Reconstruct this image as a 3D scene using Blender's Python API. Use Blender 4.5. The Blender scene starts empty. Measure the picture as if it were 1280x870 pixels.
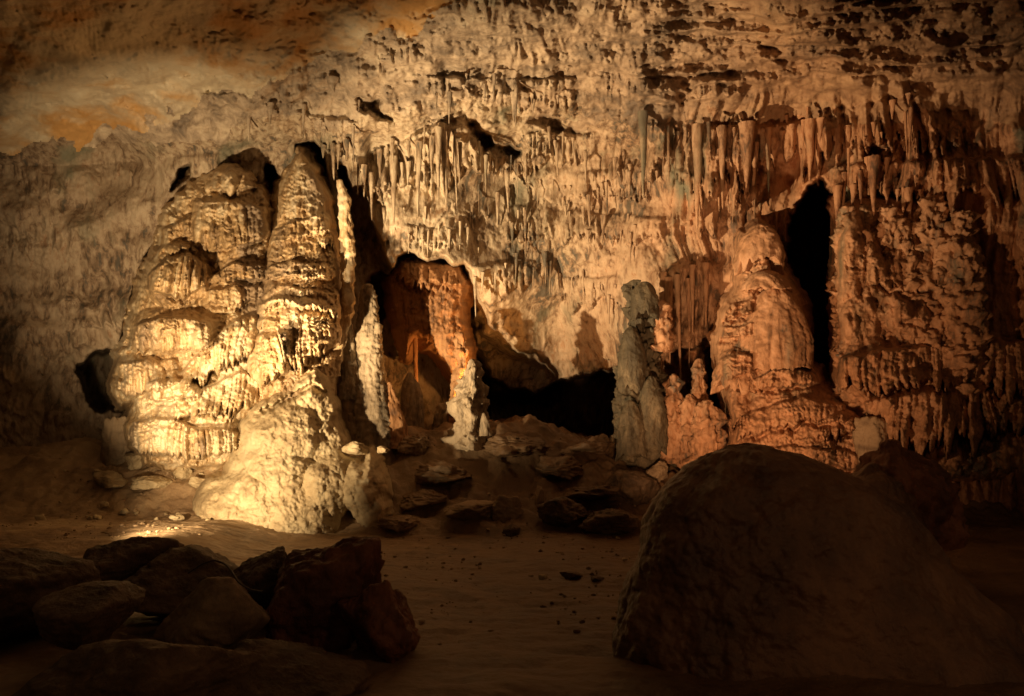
import bpy, math, random
import numpy as np

S = bpy.context.scene
COL = S.collection
random.seed(7)

# ------------------------------------------------------------------ camera
F, HX, HY, EYE = 1098.0, 640.0, 520.0, 1.65      # focal length in photo pixels, principal point, eye height
cam = bpy.data.objects.new('camera', bpy.data.cameras.new('camera'))
COL.objects.link(cam)
cam.location = (0, 0, EYE)
cam.rotation_euler = (math.radians(90), 0, 0)
cam.data.sensor_width = 36.0
cam.data.lens = F / 1280 * 36
cam.data.shift_y = (HY - 435) / 1280
cam.data.clip_end = 200
cam.data.clip_start = 0.05
S.camera = cam

# ------------------------------------------------------------------ world, lamps, exposure
w = bpy.data.worlds.new('World'); S.world = w; w.use_nodes = True
w.node_tree.nodes['Background'].inputs[0].default_value = (1.0, 0.55, 0.25, 1)
w.node_tree.nodes['Background'].inputs[1].default_value = 0.03     # the rest of the cave behind the visitor
S.view_settings.view_transform = 'Standard'
S.view_settings.look = 'None'
S.view_settings.exposure = 0.0
S.view_settings.gamma = 1.0
S.cycles.max_bounces = 8
S.cycles.diffuse_bounces = 5
S.cycles.use_denoising = True
S.cycles.sample_clamp_indirect = 4.0


def spot(name, loc, target, watts, color, half, blend, soft=0.05, square=False):
    d = bpy.data.lights.new(name, 'SPOT')
    d.energy = watts; d.color = color; d.spot_size = math.radians(2 * half); d.spot_blend = blend
    d.shadow_soft_size = soft; d.use_square = square                # square: a floodlight with barn doors
    o = bpy.data.objects.new(name, d); COL.objects.link(o)
    o.location = loc
    v = np.array(target, float) - np.array(loc, float)
    from mathutils import Vector
    o.rotation_euler = Vector(v).to_track_quat('-Z', 'Y').to_euler()
    return o


def P(px, py, D):
    return np.array([(px - HX) / F * D, D, EYE + (HY - py) / F * D])


def aim(o, az, el):
    a, e = math.radians(az), math.radians(el)
    return np.array(o) + 5 * np.array([math.sin(a) * math.cos(e), math.cos(a) * math.cos(e), math.sin(e)])


KEY = (-4.6, 9.5, 0.47)                                  # floodlights on the clay behind the front boulders
HIGH = (-5.0, 9.2, 1.5)                                  # one on a stand beside them
SIDE = (1.5, 9.5, 0.55)                                  # one behind the great dark mound
WARM = (1.0, 0.70, 0.37)
spot('floodlight_formation', HIGH, aim(HIGH, 0, 27), 1950, WARM, 36, 0.9, 0.08, True)
spot('floodlight_ground', KEY, aim(KEY, 10, 12), 1500, WARM, 34, 1.0, 0.05)
spot('floodlight_wall', KEY, aim(KEY, 47, 33), 7200, WARM, 32, 1.0, 0.06)
spot('floodlight_right', SIDE, aim(SIDE, 28, 23), 1050, (1.0, 0.52, 0.23), 38, 1.0, 0.10)
spot('hollow_lamp', P(606, 500, 15.5), P(545, 400, 16.0), 130, (1.0, 0.40, 0.09), 75, 0.6, 0.04)
spot('recess_lamp', P(606, 500, 15.5), P(725, 425, 17.3), 60, (1.0, 0.45, 0.14), 24, 0.6, 0.04)
spot('fill_lamp', (4.5, 1.0, 4.2), (1.6, 8.0, 0.0), 95, (1.0, 0.50, 0.22), 60, 0.8, 0.4)   # unseen dim fill lamp, added to lift the dark foreground

# ------------------------------------------------------------------ noise
_rng = np.random.default_rng(11)
_perm = _rng.permutation(256).astype(np.int32)
_perm = np.concatenate([_perm, _perm])
_g = _rng.normal(size=(256, 3)); _g /= np.linalg.norm(_g, axis=1)[:, None]
_g = _g.astype(np.float32)


def pn(x, y, z=0.0, seed=0):
    """gradient noise, about -1..1"""
    x, y, z = np.broadcast_arrays(np.asarray(x, np.float32) + seed * 17.31, np.asarray(y, np.float32) + seed * 7.77,
                                  np.asarray(z, np.float32) + seed * 3.19)
    xi, yi, zi = np.floor(x), np.floor(y), np.floor(z)
    xf, yf, zf = x - xi, y - yi, z - zi
    xi = xi.astype(np.int32) & 255; yi = yi.astype(np.int32) & 255; zi = zi.astype(np.int32) & 255
    u = xf * xf * xf * (xf * (xf * 6 - 15) + 10)
    v = yf * yf * yf * (yf * (yf * 6 - 15) + 10)
    t = zf * zf * zf * (zf * (zf * 6 - 15) + 10)
    out = 0
    for dx in (0, 1):
        wx = u if dx else 1 - u
        px_ = _perm[(xi + dx) & 255]
        for dy in (0, 1):
            wy = v if dy else 1 - v
            pxy = _perm[(px_ + yi + dy) & 255]
            for dz in (0, 1):
                wz = t if dz else 1 - t
                g = _g[_perm[(pxy + zi + dz) & 255]]
                out = out + wx * wy * wz * (g[..., 0] * (xf - dx) + g[..., 1] * (yf - dy) + g[..., 2] * (zf - dz))
    return out * 1.5


def fbm(x, y, z=0.0, seed=0, octs=4, gain=0.5):
    r, a, f = 0, 1.0, 1.0
    for k in range(octs):
        r = r + a * pn(x * f, y * f, np.asarray(z) * f, seed + k)
        a *= gain; f *= 2.03
    return r


def sst(a, b, x):
    t = np.clip((x - a) / (b - a), 0, 1)
    return t * t * (3 - 2 * t)


def saw(t, sharp=0.14):
    """one flowstone tier per unit: swells downward to a lip, then cuts back"""
    f = t - np.floor(t)
    return np.where(f < 1 - sharp, (f / (1 - sharp)) ** 1.4, 1 - sst(1 - sharp, 1, f))


def poly_sd(px, py, pts):
    """signed distance in pixels, negative inside"""
    d = np.full(px.shape, 1e9, np.float32); inside = np.zeros(px.shape, bool)
    n = len(pts)
    for i in range(n):
        ax, ay = pts[i]; bx, by = pts[(i + 1) % n]
        ex, ey = bx - ax, by - ay
        wx, wy = px - ax, py - ay
        h = np.clip((wx * ex + wy * ey) / (ex * ex + ey * ey), 0, 1)
        d = np.minimum(d, (wx - ex * h) ** 2 + (wy - ey * h) ** 2)
        c = ((ay > py) != (by > py)) & (px < (bx - ax) * (py - ay) / (by - ay + 1e-9) + ax)
        inside ^= c
    d = np.sqrt(d)
    return np.where(inside, -d, d)


# ------------------------------------------------------------------ materials
def material(name, cols, streak=(3.0, 3.0, 0.6), rough=0.62, bump=0.45, grain=38.0, gx=None, patches=None, spec=0.35, big=0.7, contrast=1.7, left=None, mid=0.8):
    """cols: list of (position, rgb) along a streaky mineral noise; gx: (x0, x1, rgb, amount) tint along x: mineral change on the rock, painted shade on the floor"""
    m = bpy.data.materials.new(name); m.use_nodes = True
    nt = m.node_tree; N = nt.nodes; L = nt.links
    b = N['Principled BSDF']
    geo = N.new('ShaderNodeNewGeometry')
    mp = N.new('ShaderNodeMapping'); mp.inputs['Scale'].default_value = streak
    L.new(geo.outputs['Position'], mp.inputs['Vector'])
    n1 = N.new('ShaderNodeTexNoise'); n1.inputs['Scale'].default_value = 1.6; n1.inputs['Detail'].default_value = 8
    n1.inputs['Roughness'].default_value = 0.68; n1.inputs['Distortion'].default_value = 0.4
    L.new(mp.outputs[0], n1.inputs['Vector'])
    n2 = N.new('ShaderNodeTexNoise'); n2.inputs['Scale'].default_value = big; n2.inputs['Detail'].default_value = 5
    L.new(geo.outputs['Position'], n2.inputs['Vector'])
    ad = N.new('ShaderNodeMix'); ad.inputs[0].default_value = 0.42
    L.new(n1.outputs['Fac'], ad.inputs[2]); L.new(n2.outputs['Fac'], ad.inputs[3])
    r = N.new('ShaderNodeValToRGB')
    el = r.color_ramp.elements
    while len(el) < len(cols): el.new(0.5)
    for e, (p, c) in zip(el, cols):
        e.position = p; e.color = (*c, 1)
    cs = N.new('ShaderNodeMapRange'); L.new(ad.outputs[0], cs.inputs[0])
    cs.inputs[1].default_value = 0.5 - 0.5 / contrast; cs.inputs[2].default_value = 0.5 + 0.5 / contrast
    L.new(cs.outputs[0], r.inputs[0])
    out = r.outputs[0]
    def mixin(fac_socket, rgb, out, mode='MIX'):
        mx = N.new('ShaderNodeMix'); mx.data_type = 'RGBA'; mx.blend_type = mode
        L.new(fac_socket, mx.inputs[0]); L.new(out, mx.inputs[6]); mx.inputs[7].default_value = (*rgb, 1)
        return mx.outputs[2]
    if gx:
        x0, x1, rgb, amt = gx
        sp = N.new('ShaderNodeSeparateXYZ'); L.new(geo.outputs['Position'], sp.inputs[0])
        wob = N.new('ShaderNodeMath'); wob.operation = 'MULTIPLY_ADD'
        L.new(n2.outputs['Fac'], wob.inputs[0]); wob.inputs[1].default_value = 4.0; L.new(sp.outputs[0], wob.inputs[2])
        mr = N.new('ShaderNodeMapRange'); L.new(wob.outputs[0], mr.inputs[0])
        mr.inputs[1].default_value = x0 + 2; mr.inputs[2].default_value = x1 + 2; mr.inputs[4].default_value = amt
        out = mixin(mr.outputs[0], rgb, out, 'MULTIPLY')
    if left:
        x0, x1, rgb, amt = left
        sp = N.new('ShaderNodeSeparateXYZ'); L.new(geo.outputs['Position'], sp.inputs[0])
        wob = N.new('ShaderNodeMath'); wob.operation = 'MULTIPLY_ADD'
        L.new(n2.outputs['Fac'], wob.inputs[0]); wob.inputs[1].default_value = 2.0; L.new(sp.outputs[0], wob.inputs[2])
        mr = N.new('ShaderNodeMapRange'); L.new(wob.outputs[0], mr.inputs[0])
        mr.inputs[1].default_value = x1 + 1; mr.inputs[2].default_value = x0 + 1; mr.inputs[4].default_value = amt
        out = mixin(mr.outputs[0], rgb, out, 'MULTIPLY')
    if patches:
        sc, lo, hi, rgb, seed = patches
        mp2 = N.new('ShaderNodeMapping'); mp2.inputs['Location'].default_value = (seed, seed * .7, 0); mp2.inputs['Scale'].default_value = (1, 1, streak[2] / streak[0])
        L.new(geo.outputs['Position'], mp2.inputs['Vector'])
        n3 = N.new('ShaderNodeTexNoise'); n3.inputs['Scale'].default_value = sc; n3.inputs['Detail'].default_value = 6
        n3.inputs['Roughness'].default_value = 0.55
        L.new(mp2.outputs[0], n3.inputs['Vector'])
        mr2 = N.new('ShaderNodeMapRange'); L.new(n3.outputs['Fac'], mr2.inputs[0])
        mr2.inputs[1].default_value = lo; mr2.inputs[2].default_value = hi
        out = mixin(mr2.outputs[0], rgb, out)
    L.new(out, b.inputs['Base Color'])
    rr = N.new('ShaderNodeMapRange'); L.new(n1.outputs['Fac'], rr.inputs[0])
    rr.inputs[3].default_value = rough - 0.15; rr.inputs[4].default_value = rough + 0.2
    L.new(rr.outputs[0], b.inputs['Roughness'])
    b.inputs['Specular IOR Level'].default_value = spec
    g = N.new('ShaderNodeTexNoise'); g.inputs['Scale'].default_value = grain; g.inputs['Detail'].default_value = 6
    g.inputs['Roughness'].default_value = 0.7
    L.new(geo.outputs['Position'], g.inputs['Vector'])
    g2 = N.new('ShaderNodeTexNoise'); g2.inputs['Scale'].default_value = 9.0; g2.inputs['Detail'].default_value = 5
    mp3 = N.new('ShaderNodeMapping'); mp3.inputs['Scale'].default_value = (1, 1, 0.45)
    L.new(geo.outputs['Position'], mp3.inputs['Vector']); L.new(mp3.outputs[0], g2.inputs['Vector'])
    b2 = N.new('ShaderNodeBump'); b2.inputs['Strength'].default_value = min(1, bump * mid); b2.inputs['Distance'].default_value = 0.10
    L.new(g2.outputs['Fac'], b2.inputs['Height'])
    bp = N.new('ShaderNodeBump'); L.new(b2.outputs[0], bp.inputs['Normal']); bp.inputs['Strength'].default_value = bump; bp.inputs['Distance'].default_value = 0.03
    L.new(g.outputs['Fac'], bp.inputs['Height']); L.new(bp.outputs[0], b.inputs['Normal'])
    return m


GREY = (0.115, 0.10, 0.078)
M_wall = material('wall_limestone', [(0.34, GREY), (0.42, (0.27, 0.19, 0.125)), (0.50, (0.43, 0.34, 0.24)), (0.62, (0.54, 0.45, 0.33)), (0.72, (0.40, 0.27, 0.17))],
                  streak=(5, 5, 1.6), gx=(0.4, 4.4, (0.82, 0.53, 0.40), 1.0), left=(-7.0, -4.6, (0.62, 0.58, 0.56), 1.0), patches=(1.3, 0.56, 0.70, (0.16, 0.15, 0.105), 9.0))
M_ceil = material('ceiling_limestone', [(0.30, (0.17, 0.135, 0.105)), (0.42, (0.29, 0.225, 0.165)), (0.54, (0.44, 0.35, 0.26)), (0.68, (0.56, 0.47, 0.35))],
                  streak=(2.2, 2.2, 2.2), gx=(-0.5, 4.5, (0.72, 0.52, 0.40), 1.0))
M_roof = material('bare_roof', [(0.32, (0.40, 0.33, 0.24)), (0.5, (0.56, 0.48, 0.35)), (0.68, (0.62, 0.55, 0.42))], streak=(1.5, 1.5, 1.5), bump=0.2, patches=(0.5, 0.47, 0.56, (0.47, 0.27, 0.10), 5.3))
M_flow = material('cream_flowstone', [(0.32, (0.23, 0.15, 0.08)), (0.42, (0.44, 0.29, 0.145)), (0.54, (0.57, 0.43, 0.26)), (0.68, (0.64, 0.54, 0.38))],
                  streak=(4, 4, 1.0), rough=0.42, spec=0.5, contrast=2.1, patches=(1.3, 0.54, 0.68, (0.27, 0.195, 0.13), 3.0))
M_mound = material('pale_flowstone', [(0.30, (0.27, 0.20, 0.12)), (0.46, (0.46, 0.36, 0.22)), (0.65, (0.56, 0.47, 0.31))], streak=(2, 2, 2), rough=0.6, bump=0.5, grain=22)
M_grey = material('grey_flowstone', [(0.32, (0.07, 0.058, 0.042)), (0.44, (0.18, 0.14, 0.095)), (0.56, (0.32, 0.25, 0.17)), (0.7, (0.42, 0.34, 0.24))], streak=(5, 5, 1.5))
M_column = material('grey_green_dripstone', [(0.30, (0.05, 0.04, 0.026)), (0.46, (0.075, 0.06, 0.038)), (0.60, (0.13, 0.10, 0.062)), (0.74, (0.24, 0.185, 0.115))], streak=(5, 5, 1.8), bump=0.7)
M_ochre = material('ochre_flowstone', [(0.32, (0.10, 0.08, 0.06)), (0.42, (0.27, 0.145, 0.08)), (0.54, (0.43, 0.235, 0.13)), (0.7, (0.52, 0.31, 0.19))], streak=(4, 4, 1.3), patches=(1.6, 0.58, 0.74, (0.20, 0.16, 0.105), 4.0))
M_rust = material('rust_flowstone', [(0.32, (0.12, 0.06, 0.03)), (0.46, (0.34, 0.17, 0.075)), (0.66, (0.46, 0.26, 0.13))], streak=(4, 4, 1.2))
M_floor = material('clay_floor', [(0.34, (0.20, 0.13, 0.075)), (0.5, (0.34, 0.235, 0.14)), (0.68, (0.42, 0.31, 0.19))], streak=(1.2, 1.2, 1.2), rough=0.55, bump=0.4, grain=16, gx=(-3.2, 0.5, (0.42, 0.36, 0.32), 1.0))  # gx paints the shade of the middle and right floor into the clay
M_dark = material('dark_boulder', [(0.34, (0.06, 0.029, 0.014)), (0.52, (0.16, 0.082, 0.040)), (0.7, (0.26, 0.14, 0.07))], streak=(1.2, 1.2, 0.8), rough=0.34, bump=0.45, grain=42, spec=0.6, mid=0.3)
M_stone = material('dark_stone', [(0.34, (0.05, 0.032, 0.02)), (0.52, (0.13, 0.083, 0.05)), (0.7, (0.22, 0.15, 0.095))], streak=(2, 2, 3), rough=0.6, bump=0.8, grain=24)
M_red = material('red_boulder', [(0.34, (0.09, 0.036, 0.02)), (0.52, (0.22, 0.09, 0.05)), (0.7, (0.32, 0.15, 0.085))], streak=(3, 3, 1.4), rough=0.5, bump=0.6, grain=14)
M_slab = material('tan_boulder', [(0.34, (0.16, 0.11, 0.07)), (0.52, (0.30, 0.22, 0.14)), (0.7, (0.36, 0.27, 0.18))], streak=(1.5, 1.5, 3), rough=0.7, bump=0.5, grain=20)
M_cable = material('black_cable', [(0.3, (0.05, 0.04, 0.035)), (0.7, (0.09, 0.075, 0.06))], bump=0.0)


# ------------------------------------------------------------------ builders
def link(name, me, parent=None):
    o = bpy.data.objects.new(name, me); COL.objects.link(o)
    if parent is not None: o.parent = parent
    return o


def grid_data(name, X, Y, Z, mat, wrap=False, keep=None, flip=False):
    nr, nc = X.shape
    co = np.stack([X, Y, Z], -1).reshape(-1, 3).astype(np.float32)
    idx = np.arange(nr * nc, dtype=np.int32).reshape(nr, nc)
    if wrap:
        a = idx; b = np.roll(idx, -1, 1)
        q = np.stack([a[:-1], a[1:], b[1:], b[:-1]], -1).reshape(-1, 4)
    else:
        q = np.stack([idx[:-1, :-1], idx[1:, :-1], idx[1:, 1:], idx[:-1, 1:]], -1).reshape(-1, 4)
    if flip: q = q[:, ::-1]
    if keep is not None:
        q = q[keep.reshape(-1)]
        used = np.zeros(nr * nc, bool); used[q.reshape(-1)] = True
        remap = np.cumsum(used) - 1
        co = co[used]; q = remap[q].astype(np.int32)
    q = np.ascontiguousarray(q, np.int32)
    me = bpy.data.meshes.new(name)
    me.vertices.add(len(co)); me.vertices.foreach_set('co', co.reshape(-1))
    me.loops.add(q.size); me.loops.foreach_set('vertex_index', q.reshape(-1))
    me.polygons.add(len(q))
    me.polygons.foreach_set('loop_start', np.arange(0, q.size, 4, dtype=np.int32))
    me.polygons.foreach_set('loop_total', np.full(len(q), 4, np.int32))
    me.polygons.foreach_set('use_smooth', np.ones(len(q), bool))
    me.update(calc_edges=True)
    me.materials.append(mat)
    return me


def tag(o, label=None, cat=None, group=None, kind=None):
    if label: o['label'] = label
    if cat: o['category'] = cat
    if group: o['group'] = group
    if kind: o['kind'] = kind
    return o


def thing(name, label, cat, loc=(0, 0, 0), group=None):
    o = bpy.data.objects.new(name, None); COL.objects.link(o)
    o.empty_display_size = 0.2
    o.location = loc
    return tag(o, label, cat, group)


def place(o, parent):
    """parent o to a thing, keeping where it stands"""
    o.parent = parent
    o.location = [o.location[i] - parent.location[i] for i in range(3)]
    return o


def column(name, rows, D, mat, ry=0.85, seed=0, lump=0.05, lumpf=1.6, pipe=0.03, pipef=7.0, pipez=0.5, tier=0.0, tierk=2.0, fine=0.012,
           res=1.6, lean=0.0, back=1.0, tierslope=0.0, drop=0.35, knob=0.35, faces=None, cap=0.6):
    """solid of revolution-like rock: rows = (py, left px, right px) of its outline at distance D"""
    r = np.array(rows, float)
    n = max(12, int((r[-1, 0] - r[0, 0]) / res))
    py = np.linspace(r[0, 0], r[-1, 0], n)
    k = max(3, n // 40) | 1
    def sm(a):
        v = np.interp(py, r[:, 0], a)
        p = np.pad(v, k // 2, mode='edge')
        return np.convolve(p, np.ones(k) / k, 'valid')
    c = (sm(r[:, 1]) + sm(r[:, 2])) / 2; h = (sm(r[:, 2]) - sm(r[:, 1])) / 2
    m = D / F
    cx = (c - HX) * m; hw = h * m; z = EYE + (HY - py) * m
    # round the top off to a point
    nt = 8
    a = np.linspace(0, 1, nt, endpoint=False)
    zt = z[0] + hw[0] * cap * (1 - a ** 2); ht = hw[0] * a ** 0.8 + 1e-4
    cx = np.concatenate([np.full(nt, cx[0]), cx]); hw = np.concatenate([ht, hw]); z = np.concatenate([zt, z])
    nth = int(np.clip(2 * np.pi * h.max() / res * 0.75, 40, 520))
    th = np.linspace(0, 2 * np.pi, nth, endpoint=False)
    TH, Z0 = np.meshgrid(th, z); HW = np.repeat(hw[:, None], nth, 1); CX = np.repeat(cx[:, None], nth, 1)
    ct, st = np.cos(TH), np.sin(TH)
    RY = HW * ry
    if faces:                                                     # broken faces instead of a round section
        q = 0
        for ang, hgt in faces: q = q + (np.clip(np.cos(TH - math.radians(ang)), 0, None) / hgt) ** 14
        q = q ** (-1 / 14); q = q / np.maximum(np.abs(q * ct).max(), 1e-3)
        ct, st = ct * q, st * q
    X = CX + HW * ct; Y = D + RY * st + (z[0] - Z0) * lean
    Y = np.where(st > 0, D + (Y - D) * back, Y)
    soft = sst(0, 0.12, HW)
    d = lump * fbm(X * lumpf, Y * lumpf, Z0 * lumpf, seed, 3)
    pp = np.abs(pn(X * pipef, Y * pipef, Z0 * pipef * pipez * 0.2, seed + 5))
    pp2 = np.abs(pn(X * pipef * 2.3, Y * pipef * 2.3, Z0 * pipef * pipez * 0.4, seed + 6))
    pp = np.sqrt(pp * 0.5); pp2 = np.sqrt(pp2 * 0.5)
    d = d + pipe * (pp * 2 - 0.6) + pipe * 0.45 * (pp2 * 2 - 0.6) + knob * lump * fbm(X * 6, Y * 6, Z0 * 6, seed + 3, 3, 0.6)
    if tier:
        wv = 0.9 * fbm(X * 1.5, Y * 1.5, Z0 * 1.3, seed + 9, 4) + drop * pp + drop * 0.6 * pp2
        d = d + tier * (saw(-Z0 * tierk + wv + tierslope * X * tierk) - 0.4) * (0.6 + 0.7 * pp * 2)
    d = d + fine * fbm(X * 14, Y * 14, Z0 * 14, seed + 12, 3, 0.6)
    d = d * soft
    nx, ny = ct, st / ry; ln = np.sqrt(nx * nx + ny * ny)
    X = X + d * nx / ln; Y = Y + d * ny / ln
    Z = Z0 + 0.3 * d
    o = grid_none(name, X, Y, Z, mat)
    return o


def grid_none(name, X, Y, Z, mat, wrap=True):
    bx, by, bz = float(X[-1].mean()), float(Y[-1].mean()), float(Z.min())
    me = grid_data(name, X - bx, Y - by, Z - bz, mat, wrap)
    o = link(name, me); o.location = (bx, by, bz)
    return o


def apron(name, px, py0, py1, half, D, mat, depth=0.8, seed=0, fringe=0.35, pipe=0.10, pipef=6.0, tilt=0.0, r0=0.12, power=2.2, fine=0.010, res=1.5, tier=0.03, tierk=5, arc=112, lump=0.06):
    """a drapery of flowstone: domed top, fluted sides, dripping lower edge, hollow underside. px +- half wide, py0 to py1"""
    m = D / F
    rx = half * m; ryy = rx * depth
    zt = EYE + (HY - py0) * m; hh = (py1 - py0) * m
    cx = (px - HX) * m
    nv = max(14, int((py1 - py0) / res)); nu = max(6, nv // 5)
    nth = int(np.clip(half * 3.4 / res, 40, 420))
    th = np.radians(np.linspace(-90 - arc, -90 + arc, nth))
    v = np.concatenate([np.linspace(0, 1, nv), np.ones(nu)])
    un = np.concatenate([np.zeros(nv), np.linspace(0, 1, nu + 1)[1:]])
    TH, V = np.meshgrid(th, v); UN = np.repeat(un[:, None], nth, 1)
    ct, st = np.cos(TH), np.sin(TH)
    prof = r0 + (1 - r0) * (1 - (1 - V) ** power) ** 0.6
    ax, ay = rx * ct, ryy * st
    lens = np.sqrt(np.abs(pn(ax * pipef + cx, ay * pipef, V * 0.35, seed)) * 0.8)
    lens2 = np.sqrt(np.abs(pn(ax * pipef * 2.4 + cx, ay * pipef * 2.4, V * 0.7, seed + 1)) * 0.8)
    ll = np.clip(0.95 * lens + 0.5 * lens2, 0, 1.25)
    var = 0.3 + 0.7 * np.clip(1.3 * pn(ax * 1.9 + cx, ay * 1.9, 0.3, seed + 2) + 0.6, 0, 1.3)
    Z = zt - hh * V * (1 - fringe + fringe * ll * var * 1.1)
    R = prof + pipe * (ll - 0.5) * sst(0.05, 0.6, V) * 1.2
    tr = fbm(ax * 1.8 + cx, ay * 1.8, Z * 1.6, seed + 3, 3)
    R = R * (1 + 0.26 * pn(ax * 1.3 + cx, ay * 1.3, Z * 1.1, seed + 7) + 0.10 * pn(ax * 3.4 + cx, ay * 3.4, Z * 2.6, seed + 9))
    R = R + tier / max(rx, 0.15) * (saw(-(Z) * tierk * 0.8 + 1.3 * tr + 0.5 * ll) - 0.4) * np.clip(0.6 + 1.2 * pn(ax * 1.5, cx, Z * 1.5, seed + 10), 0, 1.4)
    R = R * (1 - 0.55 * UN ** 0.8)
    Z = Z + UN * hh * 0.12 + tilt * ax * sst(0, 0.5, V)
    X = cx + ax * R; Y = D + ay * R
    d = fine * fbm(X * 13, Y * 13, Z * 13, seed + 4, 3, 0.6) + lump * 0.35 * fbm(X * 4, Y * 4, Z * 4, seed + 8, 3)
    X = X + d * ct; Y = Y + d * st
    bx, by, bz = cx, D, float(Z.min())
    me = grid_data(name, X - bx, Y - by, Z - bz, mat)
    o = link(name, me); o.location = (bx, by, bz)
    return o


def boulder(name, px, py, hw, hh, D, mat, depth=0.8, seed=0, facets=14, rough=0.05, n=90, rot=0.0, sharp=20, sink=0.0):
    """a broken rock: planes knocked off an ellipsoid, then weathered; centre px,py, half width and half height in pixels at D"""
    rg = np.random.default_rng(seed + 100)
    th = np.linspace(0, 2 * np.pi, n, endpoint=False); ph = np.linspace(0.001, np.pi - 0.001, n // 2)
    TH, PH = np.meshgrid(th, ph)
    dx, dy, dz = np.sin(PH) * np.cos(TH), np.sin(PH) * np.sin(TH), np.cos(PH)
    acc = np.ones_like(dx) * (1 / 1.25) ** sharp
    for _ in range(facets):
        v = rg.normal(size=3); v /= np.linalg.norm(v); hgt = rg.uniform(0.58, 0.9)
        dt = np.clip(dx * v[0] + dy * v[1] + dz * v[2], 0, None) / hgt
        acc = acc + dt ** sharp
    r = acc ** (-1.0 / sharp)
    m = D / F
    ux, uy, uz = r * dx, r * dy, r * dz
    q = 1 + rough * 1.6 * fbm(ux * 1.4, uy * 1.4, uz * 1.4, seed, 3) + rough * 0.7 * fbm(ux * 5, uy * 5, uz * 9, seed + 3, 3, 0.6) - rough * 0.5 * np.abs(pn(ux * 3, uy * 3, uz * 3, seed + 6))
    ux, uy, uz = ux * q, uy * q, uz * q
    c, s_ = math.cos(rot), math.sin(rot)
    ux, uz = ux * c - uz * s_, ux * s_ + uz * c
    fx = hw / np.abs(ux).max(); fz = 2 * hh / (uz.max() - uz.min()); z0 = (uz.max() + uz.min()) / 2
    X = (px - HX + ux * fx) * m; Y = D + uy * hw * m * depth * 1.05
    Z = EYE + (HY - py) * m + (uz - z0) * fz * m
    bx, by, bz = float(X.mean()), D, float(Z.min())
    me = grid_data(name, X - bx, Y - by, Z - bz, mat, True)
    o = link(name, me); o.location = (bx, by, bz)
    return o


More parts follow.
